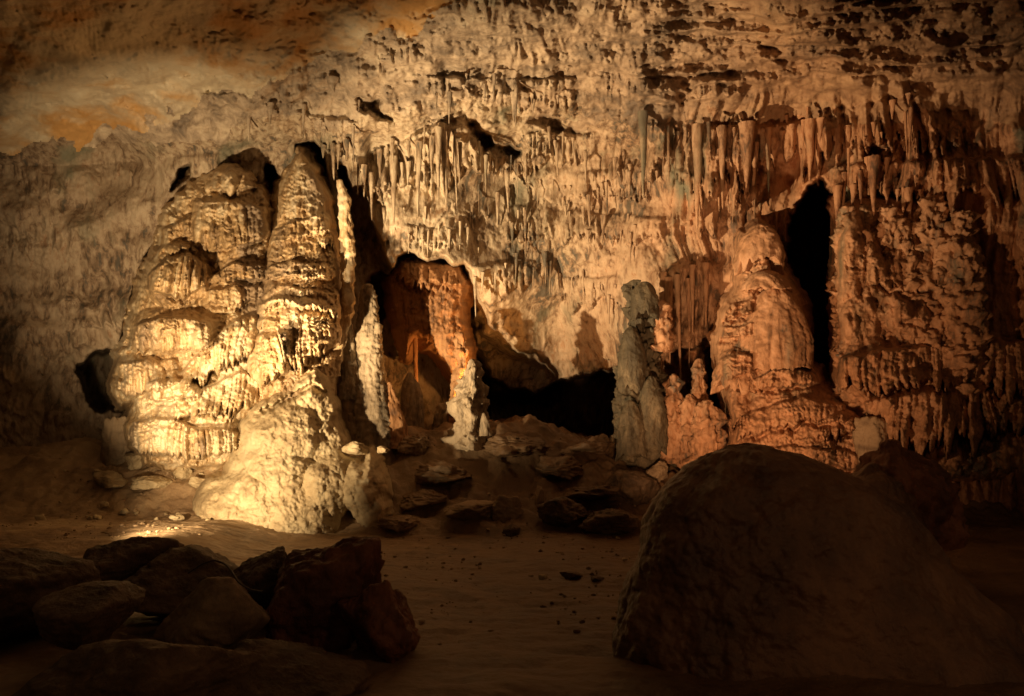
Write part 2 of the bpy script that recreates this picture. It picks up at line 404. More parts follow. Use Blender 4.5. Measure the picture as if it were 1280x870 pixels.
def relief(parent, name, D, mat, outline=None, rows=None, thick=0.5, ry=0.8, round_px=40, lean=0.0, bulges=(), curtains=(), seed=0, lump=0.08, lumpf=1.6, pipe=0.03, pipef=7,
           tier=0.0, tierk=4.0, fine=0.02, knobs=0.0, knobf=6.0, step=1.15, skirt=0.9, wob=3.5, part='drapery', start=0.72, notch=0.22, scale=0.0):
    """a body of flowstone standing against the wall: rounded back to its outline on every side, tiers and fringes proud of it.
    The body and each of its fringes become separate meshes under parent."""
    pts = outline or [(r[1], r[0]) for r in rows] + [(r[2], r[0]) for r in rows][::-1]
    xs = np.arange(min(p[0] for p in pts) - 16, max(p[0] for p in pts) + 16, step); ys = np.arange(min(p[1] for p in pts) - 16, max(p[1] for p in pts) + 16, step)
    px, py = np.meshgrid(xs, ys)
    m = D / F
    a, b = (px - HX) * m, (HY - py) * m
    sd = poly_sd(px, py, pts) + wob * fbm(a * 4, b * 4, 0, seed + 20, 3)
    if rows:
        ra = np.array(rows, float)
        c = np.interp(py, ra[:, 0], (ra[:, 1] + ra[:, 2]) / 2); h = np.interp(py, ra[:, 0], (ra[:, 2] - ra[:, 1]) / 2)
        prof = np.sqrt(np.clip(1 - ((px - c) / h) ** 2, 0, 1)) * h * m * ry
        prof = prof * np.clip((-sd) / 6, 0, 1) ** 0.5
    else:
        t = np.clip(-sd / round_px, 0, 1)
        prof = thick * np.sqrt(np.clip(1 - (1 - t) ** 2, 0, 1))
    d = D - prof - lean * (py - ys[0]) * m
    for bx, by, rx, r2, hgt in bulges:
        q = ((px - bx) / rx) ** 2 + ((py - by) / r2) ** 2
        d = d - hgt * np.clip(1 - q, 0, 1) ** 0.7
    soft = np.clip(-sd / 10, 0, 1)
    k1 = np.sqrt(np.abs(pn(a * pipef, b * 0.8, 0, seed)) * .6); k2 = np.sqrt(np.abs(pn(a * pipef * 2.2, b * 2, 0, seed + 1)) * .6)
    e = lump * fbm(a * lumpf, b * lumpf, 0, seed + 2, 4, 0.55) + pipe * (k1 + 0.5 * k2 - 0.6) + fine * fbm(a * 11, b * 11, 0, seed + 3, 4, 0.62)
    if tier:
        e = e + tier * (saw(-b * tierk + 1.2 * fbm(a * 2, b * 1.6, 0, seed + 4, 4) + 0.5 * k1 + 0.4 * k2, 0.16) - 0.4) * np.clip(0.7 + pn(a * 1.5, b * 1.5, 0, seed + 5), 0.1, 1.4)
    if scale:                                                     # small overlapping scales and drip beads
        k3 = np.sqrt(np.abs(pn(a * 15, b * 3.2, 0, seed + 30)) * .6)
        sc = saw(-b * 9.5 + 1.6 * fbm(a * 3.2, b * 2.4, 0, seed + 31, 3) + 0.9 * k3 + 0.5 * k1, 0.2)
        e = e + scale * ((sc - 0.4) * np.clip(0.5 + 1.3 * pn(a * 2.1, b * 2.1, 0, seed + 32), 0, 1.3) + 0.8 * (k3 - 0.35))
    if knobs:
        kn = np.sqrt(np.clip(pn(a * knobf, b * knobf * .8, 0, seed + 6) + 0.25, 0, 1)) + 0.5 * np.sqrt(np.clip(pn(a * knobf * 2, b * knobf * 1.7, 0, seed + 7) + 0.2, 0, 1))
        e = e + knobs * kn
    d = d - e * soft
    ids = np.zeros(px.shape, np.int32)
    for n, cu in enumerate(curtains):
        kw = cu[5] if len(cu) > 5 else {}
        d2, mk = fringe(px, py, a, b, d, *cu[:5], **dict(dict(seed=seed * 7 + 11 * n + 500, start=start, fr=0.4, notch=notch, base=0.55, nw=4.5), **kw))
        d = d + (d2 - d) * np.clip(soft * 2, 0, 1)
        ids[mk & (sd < -2)] = n + 1
    d = d + np.clip(sd, 0, 20) * skirt * 0.1
    X, Y, Z = (px - HX) / F * d, d, EYE + (HY - py) / F * d
    keep = (sd < 9)[:-1, :-1]
    fid = ids[:-1, :-1]
    base = np.array([parent.location[k] for k in range(3)])
    for n in range(len(curtains) + 1):
        kk = keep & (fid == n)
        if kk.sum() < 40: continue
        link(name if n == 0 else part, grid_data(name if n == 0 else part, X - base[0], Y - base[1], Z - base[2], mat, keep=kk), parent)


# ------------------------------------------------------------------ the rock shell: wall and ceiling
step = 1.55
pxs = np.arange(-170, 1450, step); pys = np.arange(-190, 650, step)
PX, PY = np.meshgrid(pxs, pys)
A = (PX - HX) / F * 16.0; B = (HY - PY) / F * 16.0            # metres on the wall
tab = [(-170, 14.2), (60, 15.2), (128, 15.4), (200, 15.1), (330, 14.9), (440, 14.9), (500, 15.2), (560, 15.7), (640, 16.5), (700, 16.9), (770, 16.3), (830, 15.7), (900, 15.3), (1000, 15.0), (1060, 14.7), (1150, 14.2), (1450, 12.5)]
DW = np.interp(PX, [t[0] for t in tab], [t[1] for t in tab])
DW = DW + 1.3 * sst(330, 480, PY) * sst(540, 600, PX) * sst(800, 740, PX)
ytop = np.interp(PX, [-170, 128, 260, 380, 470, 640, 800, 860, 1000, 1152, 1450], [210, 205, 190, 180, 200, 215, 190, 160, 150, 140, 130])
over = np.clip(ytop - PY, 0, None)
DW = DW - (over * 0.022 + (over ** 2) * 2.0e-5) * (0.9 + 0.25 * pn(A * 0.4, B * 0.4, 0, 3)) * DW / 16
# warped coordinates
wa = A + 0.25 * pn(A * 0.8, B * 0.8, 0.5, 21); wb = B + 0.3 * pn(A * 0.8, B * 0.8, 1.5, 22)
DW = DW - 0.42 * fbm(A * 0.55, B * 0.7, 0, 30, 3)
ceil_w = sst(10, 70, over)                                     # 1 on the ceiling
# general drip fluting on the wall, in tiers that start and stop
pf = np.abs(pn(wa * 6.0, wb * 0.45, 0, 40)); pf2 = np.abs(pn(wa * 13, wb * 1.8, 0, 41)); pf3 = np.abs(pn(wa * 26, wb * 5, 0, 45))
zone = np.clip(0.40 + 1.25 * pn(A * 0.7, B * 1.3, 0, 42), 0.08, 1.3)
zone = zone * np.interp(PX, [-170, 128, 300, 450, 600, 760, 820, 1450], [.5, .5, .6, .8, .65, .8, 1.2, 1.2])
tv = -wb * 1.45 + 0.8 * fbm(A * 0.9, B * 0.5, 0, 43, 3) + 0.55 * pf + 0.25 * pf2
rightw = sst(760, 880, PX)
tier = saw(tv, 0.10) * (1 - 0.75 * rightw) + 0.3 * rightw
pfl = np.sqrt(np.abs(pn(wa * 2.5, wb * 0.28, 0, 47)) * .6)
tier2 = saw(-wb * 4.2 + 1.3 * fbm(A * 1.6, B * 1.2, 0, 44, 2) + 0.6 * pf2 + 0.4 * pf3, 0.12)
wall_w = 1 - ceil_w
DW = DW - wall_w * zone * (0.20 * (tier - 0.4) * (0.5 + 1.2 * pf) + 0.20 * (pf - 0.3) + 0.07 * (pf2 - 0.3) + 0.07 * (tier2 - .4) * (1 - 0.5 * rightw)) - wall_w * rightw * 0.42 * (pfl - 0.4)
DW = DW - wall_w * (0.018 * fbm(A * 11, B * 9, 0, 46, 3, 0.6) + 0.03 * pf3 * np.clip(zone + .1, 0, 1))
# ceiling: ledgy, pocked, with short hanging stubs
crk = np.abs(fbm(A * 1.3 + 0.4 * B, B * 3.6, 0, 50, 4, 0.55))
stub = np.clip(np.abs(pn(wa * 9, wb * 1.6, 0, 52)) - 0.22, 0, 1) * np.clip(pn(A * 0.9, B * 1.3, 0, 53) + 0.25, 0, 1)
leftsmooth = sst(360, 318, PX + 2.76 * (PY - 95) + 60 * fbm(A * 1.3, B * 1.3, 0, 58, 4, 0.6))      # smooth bare roof at the upper left
DW = DW - ceil_w * (1 - 0.85 * leftsmooth) * (0.30 * np.clip(0.35 - crk, 0, 1) * 1.0 * fbm(A, B, 0, 54, 2) + 0.55 * stub * (1 - 0.8 * rightw) + 0.24 * rightw * saw(-B * 3.1 + 0.5 * A * 0.25 + 0.9 * fbm(A * .5, B * 1.1, 0, 63, 4), .25) + 0.14 * fbm(A * 3.2, B * 3.4, 0, 55, 4, 0.6) + 0.10 * saw(-B * 2.2 + 0.9 * fbm(A * .8, B * .5, 0, 56, 3)))
DW = DW - ceil_w * leftsmooth * (0.10 * fbm(A * 2.2, B * 3.2, 0, 57, 5, 0.6) - 0.035 * sst(0.06, 0.0, np.abs(fbm(A * 0.8, B * 1.8, 0, 59, 3))))


def fringe(px, py, a, bb, D, x0, x1, top, bot, prot, freq=7.5, seed=0, fr=0.5, gap=0.0, start=0.45, notch=0.0, base=0.25, nw=7.0):
    """a hanging fringe: between the curves top and bot (lists of (px, py)) the surface stands proud by prot metres. Returns depth, mask"""
    t = np.interp(px, [p[0] for p in top], [p[1] for p in top]) + 5 * pn(a * 4, 0, 0, seed + 3)
    b = np.interp(px, [p[0] for p in bot], [p[1] for p in bot])
    wx = a + 0.16 * pn(a * 1.3, bb * 0.9, 0, seed + 9)
    n1 = np.sqrt(np.abs(pn(wx * freq, 0.2 * bb, 0, seed)) * 0.7); n2 = np.sqrt(np.abs(pn(wx * freq * 2.1, 0.35 * bb, 0, seed + 1)) * 0.7)
    ln = np.clip((1.05 * n1 + 0.5 * n2) * (0.75 + 0.55 * pn(wx * 1.4, bb * 0.8, 0, seed + 12)), 0, 1.2)
    vr = 0.7 + 0.75 * fbm(a * 1.6, 0.2 * bb, 0, seed + 2, 2)
    be = t + (b - t) * (1 - fr + fr * ln * vr * 1.25)
    v = (py - t) / np.maximum(be - t, 4)
    side = sst(x0 - 5, x0 + 8, px) * sst(x1 + 5, x1 - 8, px)
    p = sst(0.0, 0.12, v) * (start + (1 - start) * np.clip(v, 0, 1) ** 1.2) * sst(1.05, 0.97, v)
    D2 = D - prot * side * p * np.clip(base + 1.25 * (1 - base) * ln * (1 - gap) - gap * 0.2, 0.0, 1.3)
    q = (py - be) / nw
    D2 = D2 + notch * side * np.exp(-((q - 0.9) / 0.75) ** 2) * np.clip(0.6 + 0.9 * pn(a * 2.2, bb * 2.2, 0, seed + 8), 0, 1.3)
    return D2, (v > 0.03) & (v < 1.0) & (side > 0.5)


def curtain(x0, x1, *args, **kw):
    j = (PX[0] > x0 - 6) & (PX[0] < x1 + 6)
    DW[:, j] = fringe(PX[:, j], PY[:, j], A[:, j], B[:, j], DW[:, j], x0, x1, *args, **kw)[0]


curtain(452, 622, [(452, 208), (500, 175), (545, 152), (580, 150), (600, 178), (622, 195)], [(452, 262), (500, 258), (555, 252), (590, 240), (622, 222)], 0.62, 7.0, 60, 0.45)
curtain(612, 690, [(612, 195), (650, 190), (690, 165)], [(612, 222), (650, 228), (690, 222)], 0.34, 9, 62, 0.6)
curtain(655, 745, [(655, 168), (700, 160), (745, 165)], [(655, 205), (700, 212), (745, 200)], 0.40, 9, 64, 0.5)
curtain(530, 720, [(530, 92), (620, 98), (720, 95)], [(530, 120), (620, 150), (720, 145)], 0.45, 8, 66, 0.6)
curtain(720, 812, [(720, 215), (812, 205)], [(720, 268), (812, 262)], 0.28, 9, 68, 0.6)
curtain(628, 676, [(628, 255), (676, 258)], [(628, 300), (676, 312)], 0.28, 9, 70, 0.45, 0.25)
curtain(700, 830, [(700, 262), (830, 270)], [(700, 318), (830, 312)], 0.22, 10, 72, 0.6)
curtain(505, 560, [(505, 282), (560, 285)], [(505, 312), (560, 318)], 0.16, 11, 74, 0.6)
curtain(590, 668, [(590, 330), (668, 325)], [(590, 368), (668, 372)], 0.2, 9, 76, 0.6)
curtain(690, 775, [(690, 348), (775, 342)], [(690, 388), (775, 398)], 0.25, 8, 78, 0.6)
curtain(806, 935, [(806, 152), (935, 156)], [(806, 225), (850, 275), (870, 330), (885, 240), (935, 300)], 0.55, 6.0, 80, 0.7)
curtain(915, 1040, [(915, 154), (1040, 150)], [(915, 330), (940, 300), (960, 228), (1000, 245), (1040, 238)], 0.55, 5.5, 82, 0.7)
curtain(1025, 1180, [(1025, 140), (1180, 110)], [(1025, 190), (1060, 240), (1100, 195), (1180, 250)], 0.50, 5.5, 84, 0.7)
curtain(1040, 1300, [(1040, 205), (1300, 190)], [(1040, 262), (1300, 270)], 0.50, 5.0, 86, 0.6)
curtain(835, 900, [(835, 210), (900, 215)], [(835, 320), (900, 300)], 0.35, 6.0, 88, 0.5)
curtain(815, 885, [(815, 330), (885, 322)], [(815, 470), (885, 455)], 0.38, 6.0, 90, 0.35)
curtain(800, 930, [(800, 98), (930, 95)], [(800, 128), (930, 125)], 0.35, 7.0, 92, 0.6)
curtain(370, 460, [(370, 140), (460, 150)], [(370, 180), (425, 225), (460, 235)], 0.5, 7.0, 94, 0.6)

def hole(pts, depth, soft=3.0, wob=4.0, seed=0):
    global DW
    xs = [p[0] for p in pts]; ys = [p[1] for p in pts]
    j = np.where((pxs > min(xs) - 20) & (pxs < max(xs) + 20))[0]; i = np.where((pys > min(ys) - 20) & (pys < max(ys) + 20))[0]
    sl = (slice(i[0], i[-1] + 1), slice(j[0], j[-1] + 1))
    sd = poly_sd(PX[sl], PY[sl], pts) + wob * fbm(A[sl] * 3.5, B[sl] * 3.5, 0, seed, 3)
    DW[sl] += depth * sst(soft, -soft * 1.5, sd)


SLOT = [(1004, 252), (1014, 236), (1028, 230), (1037, 244), (1032, 262), (1040, 290), (1036, 320), (1045, 350), (1040, 385), (1046, 420), (1041, 450), (1050, 490), (1040, 488), (1020, 460), (1005, 440), (1003, 395), (992, 352), (984, 320), (990, 290), (985, 268)]
hole(SLOT, 6.0, 6, 9, 120)
hole([(606, 470), (640, 486), (668, 492), (690, 478), (735, 466), (772, 462), (776, 620), (606, 620)], 6.5, 3, 4, 121)
hole([(462, 345), (478, 338), (488, 346), (497, 322), (510, 314), (522, 319), (536, 330), (550, 322), (566, 334), (580, 332), (588, 360), (592, 420), (612, 470), (612, 620), (468, 620)], 2.6, 4, 4, 122)
hole([(432, 240), (455, 232), (466, 275), (486, 330), (500, 345), (470, 420), (430, 420)], 1.3, 3, 3, 123)
hole([(98, 462), (118, 440), (150, 435), (152, 514), (120, 512), (104, 496)], 4.5, 3, 6, 124)
hole([(584, 340), (596, 372), (608, 412), (640, 438), (684, 452), (696, 470), (690, 500), (590, 500)], 1.7, 8, 5, 138)  # recess added in the outline of a cast shadow, to darken the wall
hole([(882, 440), (902, 430), (904, 520), (890, 530)], 2.5, 3, 4, 125)
hole([(1128, 275), (1160, 262), (1185, 330), (1150, 330)], 3.0, 3, 4, 126)
hole([(372, 182), (392, 176), (404, 190), (412, 240), (398, 248), (384, 225)], 2.2, 3, 2, 127)
hole([(332, 204), (343, 207), (348, 225), (336, 248), (330, 235)], 1.8, 2, 2, 128)
hole([(224, 212), (238, 205), (236, 222), (214, 238)], 1.6, 2, 2, 129)
hole([(448, 124), (470, 122), (488, 148), (478, 152), (455, 140)], 0.60, 5, 9, 130)
hole([(580, 150), (592, 152), (618, 178), (650, 190), (640, 194), (604, 186)], 0.60, 5, 9, 131)
hole([(664, 152), (680, 142), (700, 160), (735, 168), (700, 168)], 0.45, 5, 9, 132)
hole([(835, 440), (872, 436), (884, 520), (880, 580), (835, 580)], 1.6, 3, 5, 133)
hole([(180, 322), (196, 300), (190, 345), (160, 400), (150, 430), (160, 380)], 1.4, 2, 2, 134)
hole([(845, 100), (868, 98), (872, 118), (850, 125)], 0.40, 5, 9, 135)
hole([(1080, 178), (1092, 182), (1108, 184), (1104, 200), (1086, 196)], 0.50, 5, 9, 136)
hole([(420, 205), (432, 208), (440, 238), (424, 236)], 1.2, 2, 2, 137)

X, Y, Z = (PX - HX) / F * DW, DW, EYE + (HY - PY) / F * DW
yb = np.interp(PX, [-170, 128, 300, 380, 470, 560, 700, 810, 1152, 1450], [190, 185, 165, 150, 150, 140, 142, 150, 150, 150])
yb = yb + 26 * fbm(A * 1.2, B * 1.2, 0, 61, 4, 0.6)
is_c = (PY < yb)[:-1, :-1]
tag(link('cave_wall', grid_data('cave_wall', X, Y, Z, M_wall, keep=~is_c)), 'fluted pale limestone back wall of the cave, turning ochre to the right', kind='structure')
bare = is_c & (leftsmooth > 0.5)[:-1, :-1]
tag(link('cave_ceiling', grid_data('cave_ceiling', X, Y, Z, M_ceil, keep=is_c & ~bare)), 'rough sloping limestone ceiling', kind='structure')
tag(link('bare_ceiling', grid_data('bare_ceiling', X, Y, Z, M_roof, keep=bare)), 'smooth cream ceiling with orange stains at upper left', kind='structure')


def wall_D(px, py, r=3):
    i = int(round((py - pys[0]) / step)); j = int(round((px - pxs[0]) / step))
    return float(DW[max(0, i - r):i + r + 1, max(0, j - r):j + r + 1].min())


# ------------------------------------------------------------------ floor
gx = np.linspace(-13, 13, 620); gy = np.concatenate([np.linspace(-4, 4, 40)[:-1], np.linspace(4, 24, 620)])
GX, GY = np.meshgrid(gx, gy)


def floor_z(x, y):
    rise = sst(12.7, 15.4, y + 0.25 * pn(x * 0.7, y * 0.7, 0, 200))
    side = np.interp(x, [-7, -3, 0.4, 1.6, 3, 8], [0.95, 1.3, 1.5, 1.15, 0.75, 0.7])
    z = rise * side + 0.07 * fbm(x * 0.5, y * 0.5, 0, 201, 3) * sst(3, 6, y)
    z = z + rise * 0.16 * fbm(x * 1.3, y * 1.3, 0, 202, 4)
    z = z - 0.03 + 0.22 * sst(-3.0, -4.2, x) * sst(9.0, 10.5, y)
    scarp = sst(12.5, 12.8, y + 0.3 * pn(x * 1.2, 0, 0, 203)) * sst(-2.5, -1.5, x) * sst(3.4, 2.6, x)
    return z + scarp * (0.14 + 0.10 * fbm(x * 2.2, y * 2.2, 0, 206, 4, 0.6)) * sst(16, 13.5, y)


def on_floor(px, py):
    """distance at which the line of sight through a pixel meets the floor"""
    d = np.linspace(5, 19, 1400); p = P(px, py, d[0])
    x = (px - HX) / F * d; z = EYE + (HY - py) / F * d
    f = z - floor_z(x, d)
    k = np.where(f <= 0)[0]
    return float(d[k[0]]) if len(k) else 15.0


GZ = floor_z(GX, GY) + (0.016 + 0.05 * sst(12.4, 13.4, GY)) * fbm(GX * 3.4, GY * 3.4, 0, 204, 5, 0.6) + 0.02 * np.clip(fbm(GX * 1.6, GY * 5, 0, 205, 3), -1, 0.2)
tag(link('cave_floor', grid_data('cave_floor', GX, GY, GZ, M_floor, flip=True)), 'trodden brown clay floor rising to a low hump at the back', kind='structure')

# ------------------------------------------------------------------ left: the great flowstone mass and cone
t = thing('flowstone_mass', 'broad tiered cream flowstone mass with stacked drapery, far left', 'flowstone', P(235, 590, 14.60))
relief(t, 'body', 15.0, M_flow, outline=[(220, 240), (240, 220), (262, 209), (290, 205), (312, 213), (326, 232), (338, 250), (345, 300), (352, 350), (352, 480), (335, 525), (312, 565), (303, 588), (268, 590), (240, 584), (215, 588), (186, 586),
       (172, 572), (158, 550), (155, 522), (164, 506), (150, 508), (141, 490), (148, 462), (150, 440), (163, 420), (160, 395), (171, 360), (180, 340), (186, 325), (200, 300), (203, 270), (211, 252)],
       thick=0.62, round_px=36, lean=0.10, seed=31, lump=0.13, lumpf=1.8, pipe=0.05, pipef=5, tier=0.035, tierk=2.2, fine=0.035, wob=8, notch=0.20, scale=0.05,
       bulges=[(290, 225, 35, 22, .25), (288, 290, 48, 48, .30), (220, 345, 44, 42, .55), (198, 350, 22, 26, .25), (300, 340, 40, 18, .25), (278, 372, 30, 20, .25), (210, 415, 62, 32, .45), (172, 478, 36, 38, .45), (215, 488, 36, 26, .25), (225, 550, 80, 55, .50), (285, 430, 45, 50, .35), (262, 500, 60, 34, .30)],
       curtains=[(262, 322, [(262, 214), (292, 208), (322, 220)], [(262, 240), (292, 246), (322, 240)], 0.35, dict(freq=5)),
                 (243, 335, [(243, 246), (285, 244), (335, 258)], [(243, 336), (290, 322), (315, 318), (335, 300)], 0.38, dict(freq=7, fr=.25)),
                 (203, 246, [(203, 285), (246, 262)], [(203, 318), (246, 330)], 0.28, dict(freq=7)),
                 (182, 262, [(182, 345), (210, 318), (235, 312), (262, 330)], [(182, 366), (215, 384), (240, 380), (262, 358)], 0.53, dict(freq=6.5, fr=.25)),
                 (262, 350, [(262, 342), (300, 326), (350, 338)], [(262, 356), (300, 356), (350, 352)], 0.38, dict(freq=7)),
                 (258, 340, [(258, 362), (300, 354), (340, 360)], [(258, 382), (285, 386), (310, 378), (340, 390)], 0.33, dict(freq=7)),
                 (158, 265, [(158, 408), (200, 392), (265, 396)], [(158, 440), (221, 445), (265, 441)], 0.53, dict(freq=7, fr=.22)),
                 (225, 335, [(225, 462), (262, 425), (300, 395), (335, 385)], [(225, 496), (250, 480), (280, 465), (310, 456), (335, 455)], 0.50, dict(freq=7, fr=.4)),
                 (141, 222, [(141, 452), (180, 446), (222, 450)], [(141, 492), (165, 512), (182, 503), (222, 486)], 0.50, dict(freq=6, fr=.3)),
                 (184, 250, [(184, 480), (215, 470), (250, 482)], [(184, 505), (215, 514), (250, 506)], 0.35, dict(freq=7)),
                 (212, 345, [(212, 510), (250, 488), (300, 462), (345, 470)], [(212, 540), (260, 530), (300, 528), (345, 520)], 0.45, dict(freq=8, fr=.5)),
                 (153, 312, [(153, 528), (200, 520), (250, 532), (312, 538)], [(153, 560), (172, 580), (195, 590), (240, 591), (270, 584), (312, 566)], 0.62, dict(freq=8, fr=.4))])

t = thing('cone_stalagmite', 'tall pointed cream stalagmite cone covered in small scales and long drapery', 'stalagmite', P(368, 500, 14.25))
relief(t, 'cone', 14.75, M_flow, rows=[(188, 373, 379), (205, 364, 390), (225, 352, 402), (250, 344, 411), (290, 336, 420), (340, 325, 428), (400, 314, 431), (450, 305, 426), (500, 300, 422), (575, 296, 422)],
       ry=1.15, lean=0.06, seed=32, lump=0.07, lumpf=2.5, pipe=0.05, pipef=8, tier=0.05, tierk=5.0, fine=0.035, wob=5, notch=0.16, scale=0.07, knobs=0.05, knobf=5,
       bulges=[(372, 330, 55, 40, .12), (365, 400, 58, 60, .22), (330, 440, 34, 45, .25)],
       curtains=[(334, 416, [(334, 288), (375, 272), (416, 268)], [(334, 312), (375, 306), (416, 294)], 0.18, dict(freq=9)),
                 (326, 410, [(326, 336), (362, 322), (410, 334)], [(326, 354), (362, 352), (410, 357)], 0.29, dict(freq=8)),
                 (316, 432, [(316, 372), (350, 356), (432, 366)], [(316, 400), (350, 398), (432, 405)], 0.21, dict(freq=9, fr=.6)),
                 (322, 432, [(322, 378), (350, 368), (432, 378)], [(322, 418), (345, 426), (356, 466), (378, 474), (402, 460), (432, 436)], 0.39, dict(freq=7.5, fr=.3)),
                 (303, 362, [(303, 428), (325, 414), (362, 412)], [(303, 476), (318, 490), (335, 488), (362, 482)], 0.42, dict(freq=7.5, fr=.3)),
                 (396, 432, [(396, 238), (432, 240)], [(396, 330), (432, 345)], 0.16, dict(freq=11, fr=.4, start=.4))])

o = column('slender_column', [(226, 421, 428), (245, 422, 436), (280, 424, 440), (330, 428, 443), (390, 424, 441), (430, 405, 430), (470, 395, 425)], 14.25, M_flow, seed=3, lump=0.03, pipe=0.03, pipef=9, tier=0.03, tierk=4)
tag(o, 'slender pale column pressed against the right side of the tall cone', 'column')

t = thing('flowstone_mound', 'brightly lit pale mound spreading at the foot of the tall cone, ending in a tooth', 'mound', P(345, 655, 13.2))
relief(t, 'mound', 14.2, M_mound, outline=[(396, 449), (412, 472), (420, 500), (428, 535), (438, 562), (452, 576), (462, 562), (472, 574), (482, 600), (506, 690), (440, 690), (448, 656), (436, 640), (426, 648), (420, 700), (300, 700), (246, 690), (238, 626),
       (258, 600), (282, 590), (290, 560), (298, 530), (318, 506), (345, 488), (366, 474)],
       thick=0.55, round_px=46, lean=0.30, seed=33, lump=0.10, lumpf=2.4, pipe=0.025, pipef=5, fine=0.022, knobs=0.008, knobf=9, wob=4,
       bulges=[(358, 650, 90, 80, .34), (345, 545, 52, 60, .30), (272, 634, 34, 24, .12), (300, 612, 26, 20, .10), (464, 612, 34, 56, .34), (385, 480, 22, 30, .15), (430, 602, 50, 34, .22)],
       curtains=[(318, 408, [(318, 500), (345, 486), (390, 456), (408, 470)], [(318, 520), (350, 505), (390, 490), (408, 500)], 0.14, dict(freq=6))])
for k, (x, y, hw, hh, D, lab) in enumerate(((405, 556, 12, 17, 13.40, 'small cream block perched beside the bright mound'), (440, 560, 20, 9, 13.30, 'flat pale rock lying above the tooth of the bright mound'),
                                            (478, 562, 9, 5, 13.30, 'smallest pale pebble resting on the shaded slope'), (395, 478, 10, 14, 13.70, 'knobbly pale lump on the crest of the bright mound'))):
    tag(boulder('rock', x, y, hw, hh, D, M_mound, seed=40 + k, rough=0.10, n=70), lab, 'rock')

# stalagmites in the shade right of the cone
t = thing('stalagmite', 'grey tipped stalagmite half in shadow just right of the cone', 'stalagmite', P(462, 510, 14.60))
place(column('trunk', [(358, 455, 466), (368, 450, 471), (400, 447, 474), (440, 446, 477), (480, 442, 482), (520, 430, 492), (560, 425, 500)], 14.60, M_grey, seed=9, lump=0.04, pipe=0.02, tier=0.012, tierk=9, fine=0.02), t)
o = column('stalagmite', [(376, 430, 435), (385, 428, 438), (410, 426, 440), (450, 424, 444), (500, 415, 450)], 14.50, M_grey, seed=10, lump=0.03, pipe=0.02, tier=0.008, tierk=8, fine=.02)
tag(o, 'little thin stalagmite left of the grey tipped one', 'stalagmite')
o = column('shaded_buttress', [(415, 420, 440), (440, 408, 447), (470, 402, 450), (510, 398, 464), (550, 400, 490), (600, 400, 515)], 14.55, M_slab, ry=0.45, seed=11, lump=0.05, lumpf=1.8, pipe=0.06, pipef=5, tier=0.0, knob=.2)  # darker brown material puts the shade into the buttress's colour
tag(o, 'brown fluted buttress in shadow behind the bright mound', 'flowstone')
o = column('stalagmite', [(480, 482, 490), (490, 478, 494), (520, 470, 502), (560, 460, 515)], 14.60, M_rust, seed=12, lump=0.04)
tag(o, 'low blunt brown stalagmite on the edge of the dark hollow', 'stalagmite')

# ------------------------------------------------------------------ the hollow lit orange
t = thing('hanging_block', 'orange lit hanging block of fluted flowstone over the dark hollow', 'flowstone', P(535, 450, 16.2))
relief(t, 'block', 16.5, M_rust, outline=[(486, 350), (496, 322), (520, 318), (545, 330), (575, 332), (584, 350), (580, 400), (586, 440), (582, 470), (574, 490), (564, 470), (545, 442), (520, 425), (508, 446), (500, 420), (490, 385)],
       thick=0.55, round_px=26, seed=34, lump=0.10, pipe=0.06, pipef=7, tier=0.04, tierk=2.5, fine=0.025,
       curtains=[(488, 548, [(488, 325), (548, 328)], [(488, 352), (548, 366)], 0.22, dict(freq=8, start=.5)), (540, 586, [(540, 334), (586, 338)], [(540, 356), (586, 368)], 0.22, dict(freq=8, start=.5))])
o = column('popcorn_pillar', [(418, 568, 580), (440, 568, 584), (455, 572, 582), (470, 566, 580), (500, 562, 578), (540, 560, 578)], 15.60, M_rust, seed=14, lump=0.06, lumpf=6, pipe=0.05, pipef=12, fine=0.03)
tag(o, 'knobbly orange glowing pillar behind the middle stalagmite', 'column')
o = column('stalagmite', [(468, 508, 516), (480, 503, 524), (510, 500, 530), (545, 498, 532)], 15.90, M_grey, seed=15, lump=0.04)
tag(o, 'dim stalagmite standing in the hollow under the orange block', 'stalagmite')
o = column('stalagmite', [(508, 546, 560), (520, 540, 568), (550, 538, 572)], 15.70, M_grey, seed=16, lump=0.04)
tag(o, 'low dim hump at the foot of the knobbly orange pillar', 'stalagmite')
o = column('thin_pillar', [(400, 516, 521), (440, 516, 522), (480, 517, 523), (520, 515, 525)], 16.30, M_rust, seed=17, lump=0.03, pipe=0.03)
tag(o, 'thin orange pillar inside the dark hollow', 'column')

t = thing('stalagmite', 'blocky flat topped stalagmite in mid cave, left half lit', 'stalagmite', P(588, 535, 14.50))
place(column('trunk', [(455, 579, 600), (461, 576, 607), (475, 574, 609), (490, 570, 611), (503, 562, 612), (514, 559, 613), (522, 565, 611), (530, 566, 613), (540, 558, 618), (562, 552, 626)], 14.50, M_grey, ry=0.8, faces=((222, .75), (335, .75), (100, .8)), seed=18, lump=0.09, lumpf=3.2, pipe=0.03, tier=0.05, tierk=3.5, fine=0.02, knob=.5), t)
o = column('stalagmite', [(517, 603, 606), (523, 601, 610), (545, 599, 614)], 14.20, M_grey, seed=19, lump=0.02)
tag(o, 'tiny pale stalagmite at the right foot of the blocky one', 'stalagmite')

